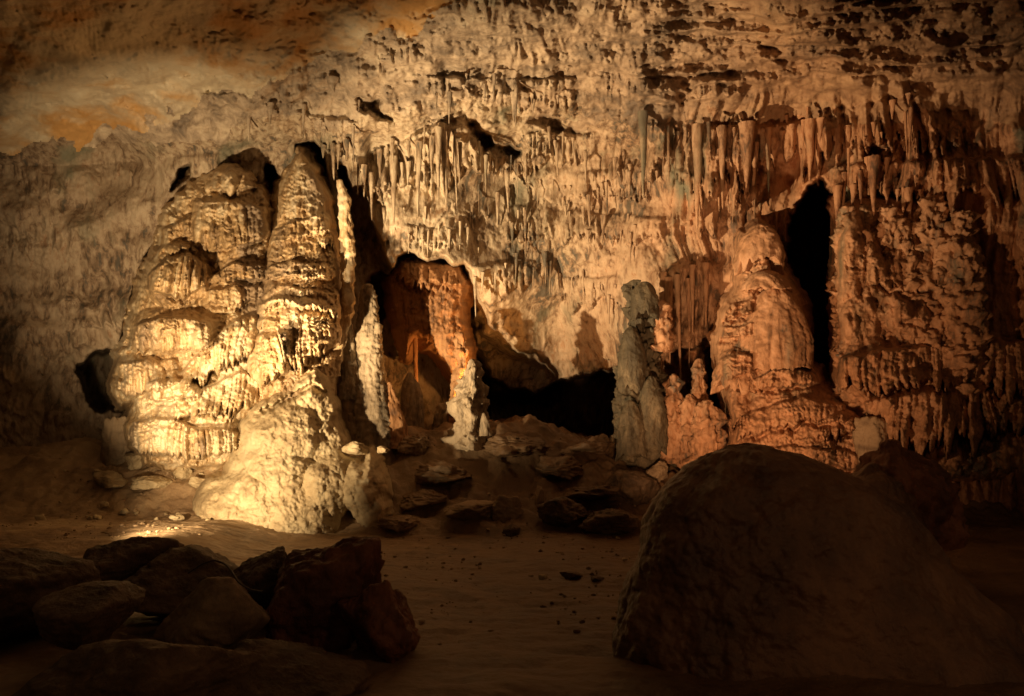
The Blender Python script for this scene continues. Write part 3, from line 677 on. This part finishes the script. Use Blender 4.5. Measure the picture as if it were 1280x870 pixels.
# ------------------------------------------------------------------ the standing column and the right hand formations
t = thing('knobbly_column', 'grey knobbly standing column with rounded head before the pale wall', 'column', P(800, 580, 14.8))
place(column('shaft', [(354, 788, 800), (362, 781, 812), (385, 783, 820), (410, 786, 823), (435, 778, 822), (470, 771, 828), (510, 769, 834), (550, 772, 836), (590, 776, 838)],
             14.8, M_column, ry=0.75, seed=20, lump=0.10, lumpf=3.0, pipe=0.07, pipef=7, tier=0.025, tierk=3.4, fine=0.03, knob=.9), t)
for a in ((806, 352, 405, 20, 14.6, dict(seed=51, fringe=0.4, pipe=.13)), (790, 408, 500, 16, 14.5, dict(seed=52, fringe=0.3, pipe=.16, power=3)),
          (815, 470, 575, 18, 14.35, dict(seed=53, fringe=0.2, pipe=.16, power=2.6)), (788, 500, 580, 18, 14.3, dict(seed=54, fringe=0.2, pipe=.16, power=2.6))):
    place(apron('drapery', *a[:5], M_column, **a[5]), t)
specs = [(828, 378, 440, 11, 14.7, 'rusty knobbly stalagmite touching the upper right of the grey column'), (842, 470, 580, 12, 14.5, 'reddish lumpy stalagmite right of the grey column foot'),
         (862, 495, 585, 11, 14.4, 'short rusty stalagmite in the dark niche before the ochre dome'), (874, 450, 520, 8, 14.6, 'thin grey stalagmite at the back of the dark niche'), (884, 505, 590, 20, 14.1, 'stubby ochre stalagmite beside the foreground boulder top')]
for k, (x, y0, y1, h, D, lab) in enumerate(specs):
    o = column('stalagmite', [(y0, x - h * .4, x + h * .4), (y0 + (y1 - y0) * .15, x - h * .8, x + h * .8), (y0 + (y1 - y0) * .5, x - h, x + h), (y1, x - h * 1.3, x + h * 1.3)], D, M_ochre, seed=60 + k, lump=0.07, lumpf=5, pipe=0.05, pipef=9, fine=0.025, tier=.04, tierk=4)
    tag(o, lab, 'stalagmite')

t = thing('dome_flowstone', 'ochre flowstone tower with a smooth bell dome left of the black slot', 'flowstone', P(970, 590, 14.4))
relief(t, 'body', 14.9, M_ochre, outline=[(926, 290), (948, 276), (966, 288), (976, 330), (986, 350), (1001, 370), (1008, 400), (1008, 440), (1004, 455), (1024, 462), (1030, 480), (1044, 490), (1072, 506), (1097, 528), (1112, 560), (1114, 605), (872, 605), (884, 570),
       (908, 552), (912, 520), (904, 485), (897, 450), (895, 420), (903, 390), (918, 365), (924, 330)],
       thick=0.5, round_px=30, lean=0.16, seed=35, lump=0.12, lumpf=2.0, pipe=0.07, pipef=6, tier=0.03, tierk=3.5, scale=0.05, fine=0.028, knobs=0.02, knobf=8,
       bulges=[(966, 414, 43, 58, .15), (952, 312, 26, 32, .2), (920, 460, 26, 26, .25), (1000, 560, 90, 80, .5), (985, 470, 46, 22, .3), (890, 580, 24, 30, .2)],
       curtains=[(926, 976, [(926, 296), (950, 282), (976, 296)], [(926, 326), (976, 330)], 0.2, dict(freq=9)), (928, 988, [(928, 350), (956, 340), (988, 352)], [(928, 366), (988, 367)], 0.2, dict(freq=9)),
                 (942, 1008, [(942, 398), (1008, 394)], [(942, 452), (965, 470), (985, 462), (1008, 444)], 0.18, dict(freq=9, fr=.55)),
                 (896, 945, [(896, 384), (945, 372)], [(896, 402), (945, 396)], 0.26, dict(freq=8)), (894, 945, [(894, 408), (945, 402)], [(894, 430), (945, 424)], 0.26, dict(freq=8)),
                 (894, 945, [(894, 450), (920, 438), (945, 446)], [(894, 480), (908, 492), (945, 474)], 0.32, dict(freq=8)), (902, 934, [(902, 488), (934, 484)], [(902, 560), (934, 552)], 0.25, dict(freq=9, fr=.6)),
                 (930, 1030, [(930, 476), (985, 456), (1030, 466)], [(930, 498), (985, 492), (1030, 484)], 0.30, dict(freq=8)), (922, 1060, [(922, 520), (1000, 494), (1060, 506)], [(922, 560), (980, 556), (1060, 540)], 0.26, dict(freq=8, fr=.55)),
                 (1020, 1112, [(1020, 525), (1060, 512), (1112, 540)], [(1020, 556), (1060, 552), (1112, 570)], 0.26, dict(freq=8, fr=.5)), (930, 1100, [(930, 562), (1010, 556), (1100, 570)], [(930, 598), (1100, 600)], 0.26, dict(freq=8, fr=.5)),
                 (875, 930, [(875, 566), (905, 556), (930, 562)], [(875, 602), (930, 602)], 0.24, dict(freq=8))])

place(apron('bell', 967, 358, 472, 43, 14.02, M_ochre, seed=63, fringe=0.12, pipe=.09, power=2.3, depth=.85, pipef=6, tier=.012, lump=.05, fine=.014), t)
place(apron('dome_cap', 957, 338, 368, 31, 14.05, M_ochre, seed=62, fringe=0.3, pipe=.10, power=1.9, depth=.9, lump=.05), t)
place(apron('dome_cap', 950, 280, 345, 27, 14.2, M_ochre, seed=61, fringe=0.35, pipe=.12, power=2.4, depth=.9, lump=.08), t)
place(apron('drapery', 922, 436, 496, 28, 14.0, M_ochre, seed=65, fringe=0.4, pipe=.14, power=2.0, depth=.9, lump=.08), t)

t = thing('right_flowstone', 'ochre flowstone wall of bulging pillars and ledges right of the black slot', 'flowstone', P(1120, 590, 14.0))
relief(t, 'body', 14.6, M_ochre, outline=[(1046, 262), (1075, 250), (1130, 245), (1300, 235), (1320, 600), (1130, 602), (1112, 570), (1096, 532), (1074, 503), (1048, 490), (1046, 440), (1042, 350)],
       thick=0.45, round_px=24, lean=0.14, seed=36, lump=0.16, lumpf=1.6, pipe=0.18, pipef=2.6, tier=0.03, tierk=1.8, fine=0.03, scale=0.03, knobs=0.10, knobf=3.0, step=1.3,
       bulges=[(1095, 470, 60, 50, .2), (1150, 520, 60, 60, .35), (1064, 320, 18, 62, .3), (1092, 345, 16, 50, .25), (1120, 380, 24, 40, .3), (1075, 400, 26, 30, .25), (1145, 405, 26, 36, .3), (1135, 310, 20, 46, .2)],
       curtains=[(1085, 1130, [(1085, 318), (1130, 308)], [(1085, 366), (1130, 376)], 0.24, dict(freq=5)), (1120, 1200, [(1120, 372), (1200, 360)], [(1120, 412), (1200, 424)], 0.24, dict(freq=5)),
                 (1046, 1310, [(1046, 446), (1100, 434), (1310, 420)], [(1046, 488), (1072, 492), (1100, 510), (1160, 500), (1310, 490)], 0.5, dict(freq=5.5, fr=.45)),
                 (1074, 1310, [(1074, 500), (1160, 484), (1310, 480)], [(1074, 526), (1096, 570), (1112, 590), (1150, 588), (1310, 580)], 0.45, dict(freq=5, fr=.65, base=.2))])
for k, (x, y0, y1, h, D) in enumerate(((1060, 262, 440, 15, 14.15), (1086, 285, 470, 15, 13.95), (1113, 262, 430, 17, 13.95), (1138, 300, 480, 17, 13.75), (1166, 250, 470, 19, 13.7), (1200, 270, 480, 22, 13.5), (1072, 380, 500, 20, 13.95))):
    hh = (y1 - y0)
    place(column('pillar', [(y0, x - h * .5, x + h * .4), (y0 + hh * .15, x - h, x + h * .8), (y0 + hh * .35, x - h * .8, x + h), (y0 + hh * .55, x - h * 1.25, x + h * 1.1), (y0 + hh * .75, x - h, x + h * 1.2), (y1, x - h * 1.3, x + h * 1.2), (y1 + 20, x - h * .8, x + h * .8)],
                 D, M_ochre, ry=0.9, seed=80 + k, lump=0.10, lumpf=3.0, pipe=0.05, pipef=8, tier=0.07, tierk=3.0, fine=0.03, knob=.8), t)
tag(boulder('boulder', 1084, 556, 24, 36, 13.4, M_slab, seed=61, n=120, rough=.08, facets=10), 'grey brown hump standing before the ochre ledges right of the dome', 'rock')

# ------------------------------------------------------------------ foreground: great dark mound and boulders
t = thing('dark_mound', 'huge smooth dark brown flowstone mound in the right foreground', 'boulder', P(960, 860, 7.75))
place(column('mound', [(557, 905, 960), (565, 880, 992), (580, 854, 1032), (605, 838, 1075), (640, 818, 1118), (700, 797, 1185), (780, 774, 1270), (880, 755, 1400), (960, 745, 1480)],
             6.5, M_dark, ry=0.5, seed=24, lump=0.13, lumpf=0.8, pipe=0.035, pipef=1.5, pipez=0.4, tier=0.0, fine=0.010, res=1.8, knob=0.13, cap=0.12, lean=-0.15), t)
o = column('rock', [(718, 860, 880), (730, 852, 890), (760, 846, 900), (830, 838, 915)], 6.50, M_dark, seed=25, lump=0.03, res=2)
tag(o, 'small rounded dark knob at the foot of the great mound', 'rock')
o = column('wet_mound', [(588, 1075, 1105), (600, 1040, 1128), (640, 1015, 1150), (700, 1000, 1172), (800, 990, 1190)], 8.75, M_dark, ry=0.8, seed=26, lump=0.06, lumpf=1.2, fine=0.008, res=2, knob=0.2)
tag(o, 'wet lower mound behind the right shoulder of the great dark mound', 'boulder')
o = column('far_mound', [(560, 1095, 1130), (575, 1080, 1160), (620, 1060, 1190), (680, 1050, 1200)], 9.0, M_red, ry=0.8, seed=27, lump=0.12, lumpf=2.2, res=2)
tag(o, 'reddish hump between the wet mound and the ochre ledges', 'boulder')

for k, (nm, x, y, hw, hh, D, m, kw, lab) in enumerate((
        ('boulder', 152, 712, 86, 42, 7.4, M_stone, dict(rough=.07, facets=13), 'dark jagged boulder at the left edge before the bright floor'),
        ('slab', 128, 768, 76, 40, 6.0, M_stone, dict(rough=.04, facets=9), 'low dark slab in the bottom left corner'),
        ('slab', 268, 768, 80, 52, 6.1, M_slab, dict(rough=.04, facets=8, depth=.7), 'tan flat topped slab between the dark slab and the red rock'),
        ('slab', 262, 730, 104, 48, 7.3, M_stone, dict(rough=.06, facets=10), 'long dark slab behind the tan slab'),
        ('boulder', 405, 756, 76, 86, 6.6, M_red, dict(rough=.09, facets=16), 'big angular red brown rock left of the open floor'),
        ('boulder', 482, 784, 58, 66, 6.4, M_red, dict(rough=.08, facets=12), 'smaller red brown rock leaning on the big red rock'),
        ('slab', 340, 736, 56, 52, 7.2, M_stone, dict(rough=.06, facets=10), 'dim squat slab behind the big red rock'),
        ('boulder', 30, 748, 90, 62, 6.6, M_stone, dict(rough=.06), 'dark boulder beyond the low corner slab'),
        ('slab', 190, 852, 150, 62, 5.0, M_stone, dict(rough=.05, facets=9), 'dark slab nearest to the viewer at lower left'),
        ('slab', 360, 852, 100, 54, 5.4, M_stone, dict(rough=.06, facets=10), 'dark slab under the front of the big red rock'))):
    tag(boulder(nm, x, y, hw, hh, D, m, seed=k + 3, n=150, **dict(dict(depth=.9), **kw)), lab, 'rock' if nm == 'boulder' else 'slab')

# rocks on the dim floor
for k, (nm, x, y, hw, hh, D, m, lab) in enumerate((
        ('slab', 585, 640, 36, 13, 10.6, M_slab, 'long low pale slab lying on the dim middle floor'),
        ('rock', 632, 636, 24, 18, 10.4, M_slab, 'pale wedge shaped rock at the right end of the long slab'),
        ('rock', 673, 620, 8, 13, 11.2, M_slab, 'small upright pale stone on the dim slope'),
        ('rock', 640, 664, 16, 9, 9.8, M_stone, 'little dark stone in front of the wedge shaped rock'),
        ('rock', 762, 652, 42, 18, 10.4, M_stone, 'broad dark rock at the back of the open floor'),
        ('rock', 700, 640, 36, 20, 10.9, M_stone, 'dark hump of rock between the pale stone and the broad dark rock'),
        ('rock', 790, 610, 40, 22, 12.0, M_stone, 'dark rock below the grey knobbly column'),
        ('rock', 822, 590, 16, 14, 12.8, M_slab, 'tan lump at the foot of the grey knobbly column'),
        ('rock', 715, 719, 16, 5, 8.0, M_stone, 'flat dark stone on the open floor'),
        ('rock', 748, 724, 10, 4, 7.9, M_stone, 'smaller flat dark stone near the great mound'),
        ('rock', 555, 620, 14, 8, 11.2, M_stone, 'dark stone above the long pale slab'),
        ('rock', 520, 560, 34, 20, 0, M_floor, 'dim clay covered block on the slope right of the bright mound'),
        ('rock', 560, 590, 40, 16, 0, M_floor, 'long clay covered ledge on the slope below the blocky stalagmite'),
        ('rock', 640, 560, 46, 20, 0, M_floor, 'broad clay covered hump right of the blocky stalagmite'),
        ('rock', 700, 585, 44, 16, 0, M_floor, 'clay covered ledge in the middle of the dim slope'),
        ('rock', 745, 560, 36, 18, 0, M_floor, 'clay covered hump before the low black opening'),
        ('rock', 530, 625, 34, 14, 0, M_floor, 'low clay covered block behind the long pale slab'),
        ('rock', 500, 655, 30, 10, 0, M_floor, 'flat clay covered block at the foot of the pale tooth'),
        ('rock', 735, 618, 40, 14, 0, M_floor, 'clay covered block between the pale upright stone and the dark rocks'),
        ('rock', 145, 560, 26, 40, 13.0, M_slab, 'brown rock pile block under the black hole at far left'),
        ('rock', 172, 578, 16, 13, 12.0, M_mound, 'squarish pale block under the left drapery'),
        ('rock', 225, 590, 14, 11, 11.9, M_mound, 'pale tilted block below the lowest fringe of drapery'),
        ('rock', 190, 603, 30, 9, 11.6, M_mound, 'flat pale slab in the rubble left of the mound'),
        ('rock', 248, 605, 16, 10, 11.6, M_mound, 'rounded pale stone next to the toe of the mound'),
        ('rock', 140, 600, 26, 12, 11.8, M_mound, 'low pale ledge stone at the left edge of the rubble'))):
    tag(boulder(nm, x, y, hw, hh, on_floor(x, y + hh * (.05 if m is M_floor else .4)), m, seed=k + 20, n=90, depth=.9, rough=.15 if m is M_floor else .10), lab, 'slab' if nm == 'slab' else 'rock')

# rubble, too many to tell apart singly but each a small stone at the wall foot on the left
rg = random.Random(5)
protos = []
for k in range(5):
    b = boulder('stone', 640, 520, 14, 10, 10.98, M_mound, seed=70 + k, n=26, rough=.1)
    protos.append(b)
for k in range(34):
    x = rg.uniform(-7.2, -4.2); y = rg.uniform(12.4, 14.4)
    o = protos[k] if k < 5 else protos[k % 5].copy()
    if k >= 5: COL.objects.link(o)
    s = rg.choice((0.15, 0.25, 0.35, 0.6))
    o.scale = (s, s, s * .8); o.rotation_euler = (0, 0, rg.uniform(0, 6.28))
    o.location = (x, y, float(floor_z(np.array([x]), np.array([y]))[0]) - 0.03 * s)
    tag(o, 'loose pale stone in the rubble below the left drapery', 'stone', 'stones in the rubble below the left drapery')
for k in range(16):
    x = rg.uniform(-1.8, 2.2); y = rg.uniform(8.0, 14.5)
    o = protos[k % 5].copy(); COL.objects.link(o)
    o.data = o.data
    s = rg.choice((0.15, 0.2, 0.3, 0.45))
    o.scale = (s, s, s * .7); o.rotation_euler = (0, 0, rg.uniform(0, 6.28))
    o.location = (x, y, float(floor_z(np.array([x]), np.array([y]))[0]) - 0.03 * s)
    tag(o, 'small dim stone lying on the open middle floor', 'stone', 'stones on the open middle floor')

# grit and gravel on the clay: uncountable, one object
def scatter(name, n, x0, x1, y0, y1, mat, label, seed):
    rr = np.random.default_rng(seed)
    x = rr.uniform(x0, x1, n); y = rr.uniform(y0, y1, n)
    k = fbm(x * 0.9, y * 0.9, 0, seed, 3) + rr.normal(size=n) * .25 > 0.05
    x, y = x[k], y[k]; n = len(x)
    z = floor_z(x, y)
    g = (1 + 5 ** .5) / 2
    ico = np.array([(-1, g, 0), (1, g, 0), (-1, -g, 0), (1, -g, 0), (0, -1, g), (0, 1, g), (0, -1, -g), (0, 1, -g), (g, 0, -1), (g, 0, 1), (-g, 0, -1), (-g, 0, 1)]) / 1.9
    tri = np.array([(0, 11, 5), (0, 5, 1), (0, 1, 7), (0, 7, 10), (0, 10, 11), (1, 5, 9), (5, 11, 4), (11, 10, 2), (10, 7, 6), (7, 1, 8), (3, 9, 4), (3, 4, 2), (3, 2, 6), (3, 6, 8), (3, 8, 9), (4, 9, 5), (2, 4, 11), (6, 2, 10), (8, 6, 7), (9, 8, 1)])
    sz = 0.006 + 0.028 * rr.random(n) ** 4
    v = ico[None] * (sz[:, None, None] * rr.uniform(.6, 1.3, (n, 12, 3))) * np.array([1, 1, .7])
    v = v + np.stack([x, y, z + sz * .2], -1)[:, None]
    f = (tri[None] + (np.arange(n) * 12)[:, None, None]).reshape(-1, 3)
    me = bpy.data.meshes.new(name); me.from_pydata(v.reshape(-1, 3).tolist(), [], f.tolist()); me.materials.append(mat)
    tag(link(name, me), label, kind='stuff')


scatter('gravel', 2600, -2.2, 3.2, 6.5, 15.0, M_floor, 'fine gravel scattered over the dim clay floor', 31)
scatter('rubble', 1800, -7.5, -3.4, 10.5, 14.5, M_floor, 'pale broken calcite rubble below the flowstone', 32)

# ------------------------------------------------------------------ stalactites, each its own object
def stalactite_mesh(seed, mat):
    n, nc = 22, 14
    v = np.linspace(0, 1, n); th = np.linspace(0, 2 * np.pi, nc, endpoint=False)
    TH, V = np.meshgrid(th, v)
    r = 0.5 * ((1 - V) ** 1.1 * 0.86 + 0.14) * np.where(V > 0.96, np.sqrt(np.clip((1 - V) / 0.04, 0, 1)), 1)
    r = r * (1 + 0.18 * pn(np.cos(TH) * 1.5, np.sin(TH) * 1.5, V * 4, seed) + 0.12 * pn(0, 0, V * 7, seed + 1))
    wob = 0.10 * pn(V * 2.2, 0.3, 0, seed + 2)
    me = grid_data('stalactite', r * np.cos(TH) + wob, r * np.sin(TH), -V, mat, True)
    return me


for_rows = [
    # x0, y0, x1, y1, n, len lo, len hi, width lo, hi, material, label, group
    (456, 215, 530, 170, 12, 38, 70, 4.5, 8, M_wall, 'tan stalactite in the dense organ pipe fringe above the pale wall', 'organ pipe fringe'),
    (530, 168, 580, 165, 9, 50, 82, 5, 9, M_wall, 'long tan stalactite in the deepest part of the organ pipe fringe', 'deep organ pipe fringe'),
    (584, 190, 660, 200, 11, 14, 34, 3, 6, M_wall, 'short stalactite under the dark cleft right of the fringe', 'stalactites under the dark cleft'),
    (664, 172, 738, 172, 12, 14, 34, 3, 5, M_wall, 'thin stalactite under the small arch in the upper middle wall', 'stalactites under the small arch'),
    (545, 100, 720, 110, 14, 12, 36, 4, 8, M_ceil, 'grey stub of stalactite on the upper middle ceiling', 'ceiling stubs'),
    (340, 128, 455, 150, 7, 14, 32, 4, 8, M_ceil, 'stub stalactite on the ceiling above the tall cone', 'ceiling stubs above the cone'),
    (405, 180, 455, 210, 8, 26, 48, 4.5, 8, M_wall, 'tan stalactite beside the tip of the tall cone', 'stalactites beside the cone tip'),
    (812, 158, 925, 160, 12, 28, 66, 5, 10, M_wall, 'ochre stalactite in the long row under the right ceiling ledge', 'right ceiling ledge row'),
    (925, 158, 1035, 158, 12, 26, 80, 5, 11, M_wall, 'ochre stalactite in the row above the black slot', 'row above the black slot'),
    (1038, 150, 1150, 135, 11, 26, 60, 5, 11, M_wall, 'ochre stalactite in the row at the upper right', 'upper right row'),
    (470, 262, 610, 258, 14, 10, 26, 2.5, 4.5, M_wall, 'fine straw stalactite just under the organ pipe fringe', 'straws under the organ pipe fringe'),
    (505, 286, 600, 290, 12, 12, 28, 2.5, 4.5, M_wall, 'fine straw stalactite above the orange niche', 'straws above the orange niche'),
    (600, 235, 720, 228, 14, 12, 30, 2.5, 5, M_wall, 'fine straw stalactite on the upper middle wall', 'straws on the upper middle wall'),
    (585, 330, 690, 326, 12, 14, 34, 3, 5, M_wall, 'fine drip straw on the pale wall above the low black opening', 'straws on the pale wall'),
    (690, 346, 775, 342, 10, 14, 40, 3, 5.5, M_wall, 'fine drip straw on the wall left of the grey column', 'straws left of the grey column'),
    (900, 250, 980, 245, 9, 20, 50, 4, 7, M_wall, 'ochre drip straw hanging above the bell dome', 'straws above the bell dome'),
    (1050, 238, 1150, 230, 10, 16, 40, 4, 8, M_wall, 'ochre drip straw above the right pillars', 'straws above the right pillars'),
    (1045, 210, 1150, 210, 9, 24, 52, 6, 12, M_wall, 'stout ochre stalactite in the lower row right of black slot', 'lower right row'),
    (728, 222, 820, 215, 14, 18, 40, 4, 7, M_wall, 'thin rusty stalactite left of the right ledge row', 'middle wall row'),
    (632, 258, 674, 262, 7, 24, 42, 3.5, 6, M_wall, 'dark thin stalactite in the small central wall cluster', 'central small cluster'),
    (705, 270, 800, 275, 12, 16, 34, 4, 7, M_wall, 'rusty dripstone on the wall above the grey column', 'drips above the grey column'),
    (820, 335, 882, 330, 8, 60, 110, 6, 10, M_wall, 'long pale dripstone on the wall right of the grey column', 'long drips right of the grey column'),
]
cache = {}
rg = random.Random(9)
ORD = 'leftmost second third fourth fifth sixth seventh eighth ninth tenth eleventh twelfth thirteenth fourteenth fifteenth sixteenth'.split()
for x0, y0, x1, y1, n, l0, l1, w0, w1, m, lab, grp in for_rows:
    row = []
    vs = []
    for q in range(4):
        if (m.name, q) not in cache: cache[(m.name, q)] = stalactite_mesh(300 + 3 * q, m)
        vs.append(cache[(m.name, q)])
    for k in range(n):
        f = (k + rg.uniform(-0.7, 0.7) + 0.5) / n
        px = x0 + (x1 - x0) * f; py = y0 + (y1 - y0) * f + 12 * math.sin(px * .06 + y0) + rg.uniform(-14, 18)
        L = l0 * .4 + (l1 * 1.5 - l0 * .4) * rg.random() ** 2; W = (w0 * .6 + (w1 * 1.3 - w0 * .6) * rg.random()) * (.7 + .3 * L / l1)
        D = min(wall_D(px, py), wall_D(px, py + L * .5, 2)) + 0.03
        o = link('stalactite', rg.choice(vs))
        mpp = D / F
        o.location = P(px, py, D)
        o.scale = (W * mpp, W * mpp * 0.9, L * mpp); o.rotation_euler = (rg.uniform(-.05, .05), rg.uniform(-.05, .05), rg.uniform(0, 6.28))
        row.append((px, o))
    row.sort(key=lambda q: q[0])
    for k, (px, o) in enumerate(row):
        how = 'leftmost of its row' if k == 0 else 'rightmost of its row' if k == n - 1 else ORD[k] + ' from left'
        tag(o, lab + ', ' + how, 'stalactite', grp)
for px, py, L, W, lab in ((311, 143, 34, 7, 'lone tapering stalactite hanging from the bare ceiling above the mass'), (416, 98, 18, 18, 'broad stubby stalactite at the top edge above the cone'),
                          (872, 156, 135, 15, 'longest ochre stalactite of the right ledge, above the grey column side'), (933, 154, 88, 21, 'thickest bulbous stalactite above the bell dome'),
                          (903, 158, 104, 12, 'slim long stalactite between the longest and the thickest one'), (1012, 150, 78, 15, 'stout stalactite directly above the black slot'),
                          (804, 140, 110, 13, 'tall thin column like stalactite at the left end of the right ledge'), (1092, 196, 74, 17, 'stout stalactite in the recess at upper right'),
                          (492, 196, 86, 11, 'thick stalactite near the left end of the organ pipe fringe'), (548, 160, 92, 10, 'long thick stalactite in the middle of the organ pipe fringe')):
    D = wall_D(px, py + 6) + (.02 if py > 100 and L < 60 else -.12)
    o = link('stalactite', stalactite_mesh(400 + px, M_ceil if L < 60 else M_wall)); o.location = P(px, py, D); o.scale = (W * D / F, W * D / F, L * D / F)
    tag(o, lab, 'stalactite')

# ------------------------------------------------------------------ cable on the foreground rocks
pts = [(236, 716, 5.35), (252, 705, 5.3), (268, 700, 5.25), (280, 704, 5.2), (288, 712, 5.1), (298, 728, 4.9), (312, 737, 4.8), (328, 740, 4.75)]
cv = np.array([P(*p) for p in pts]); nn = 60
tt = np.linspace(0, len(cv) - 1, nn)
C = np.stack([np.interp(tt, range(len(cv)), cv[:, i]) for i in range(3)], -1)
for _ in range(6): C[1:-1] = (C[:-2] + C[1:-1] * 2 + C[2:]) / 4
T = np.gradient(C, axis=0); T /= np.linalg.norm(T, axis=1)[:, None]
U = np.cross(T, [0, 0, 1.0]); U /= np.linalg.norm(U, axis=1)[:, None]; Vv = np.cross(U, T)
ang = np.linspace(0, 2 * np.pi, 10, endpoint=False)
G = C[:, None] + 0.006 * (np.cos(ang)[None, :, None] * U[:, None] + np.sin(ang)[None, :, None] * Vv[:, None])
tag(grid_none('cable', G[..., 0], G[..., 1], G[..., 2], M_cable), 'thin dark cable looping over the foreground rocks behind the tan slab', 'cable')
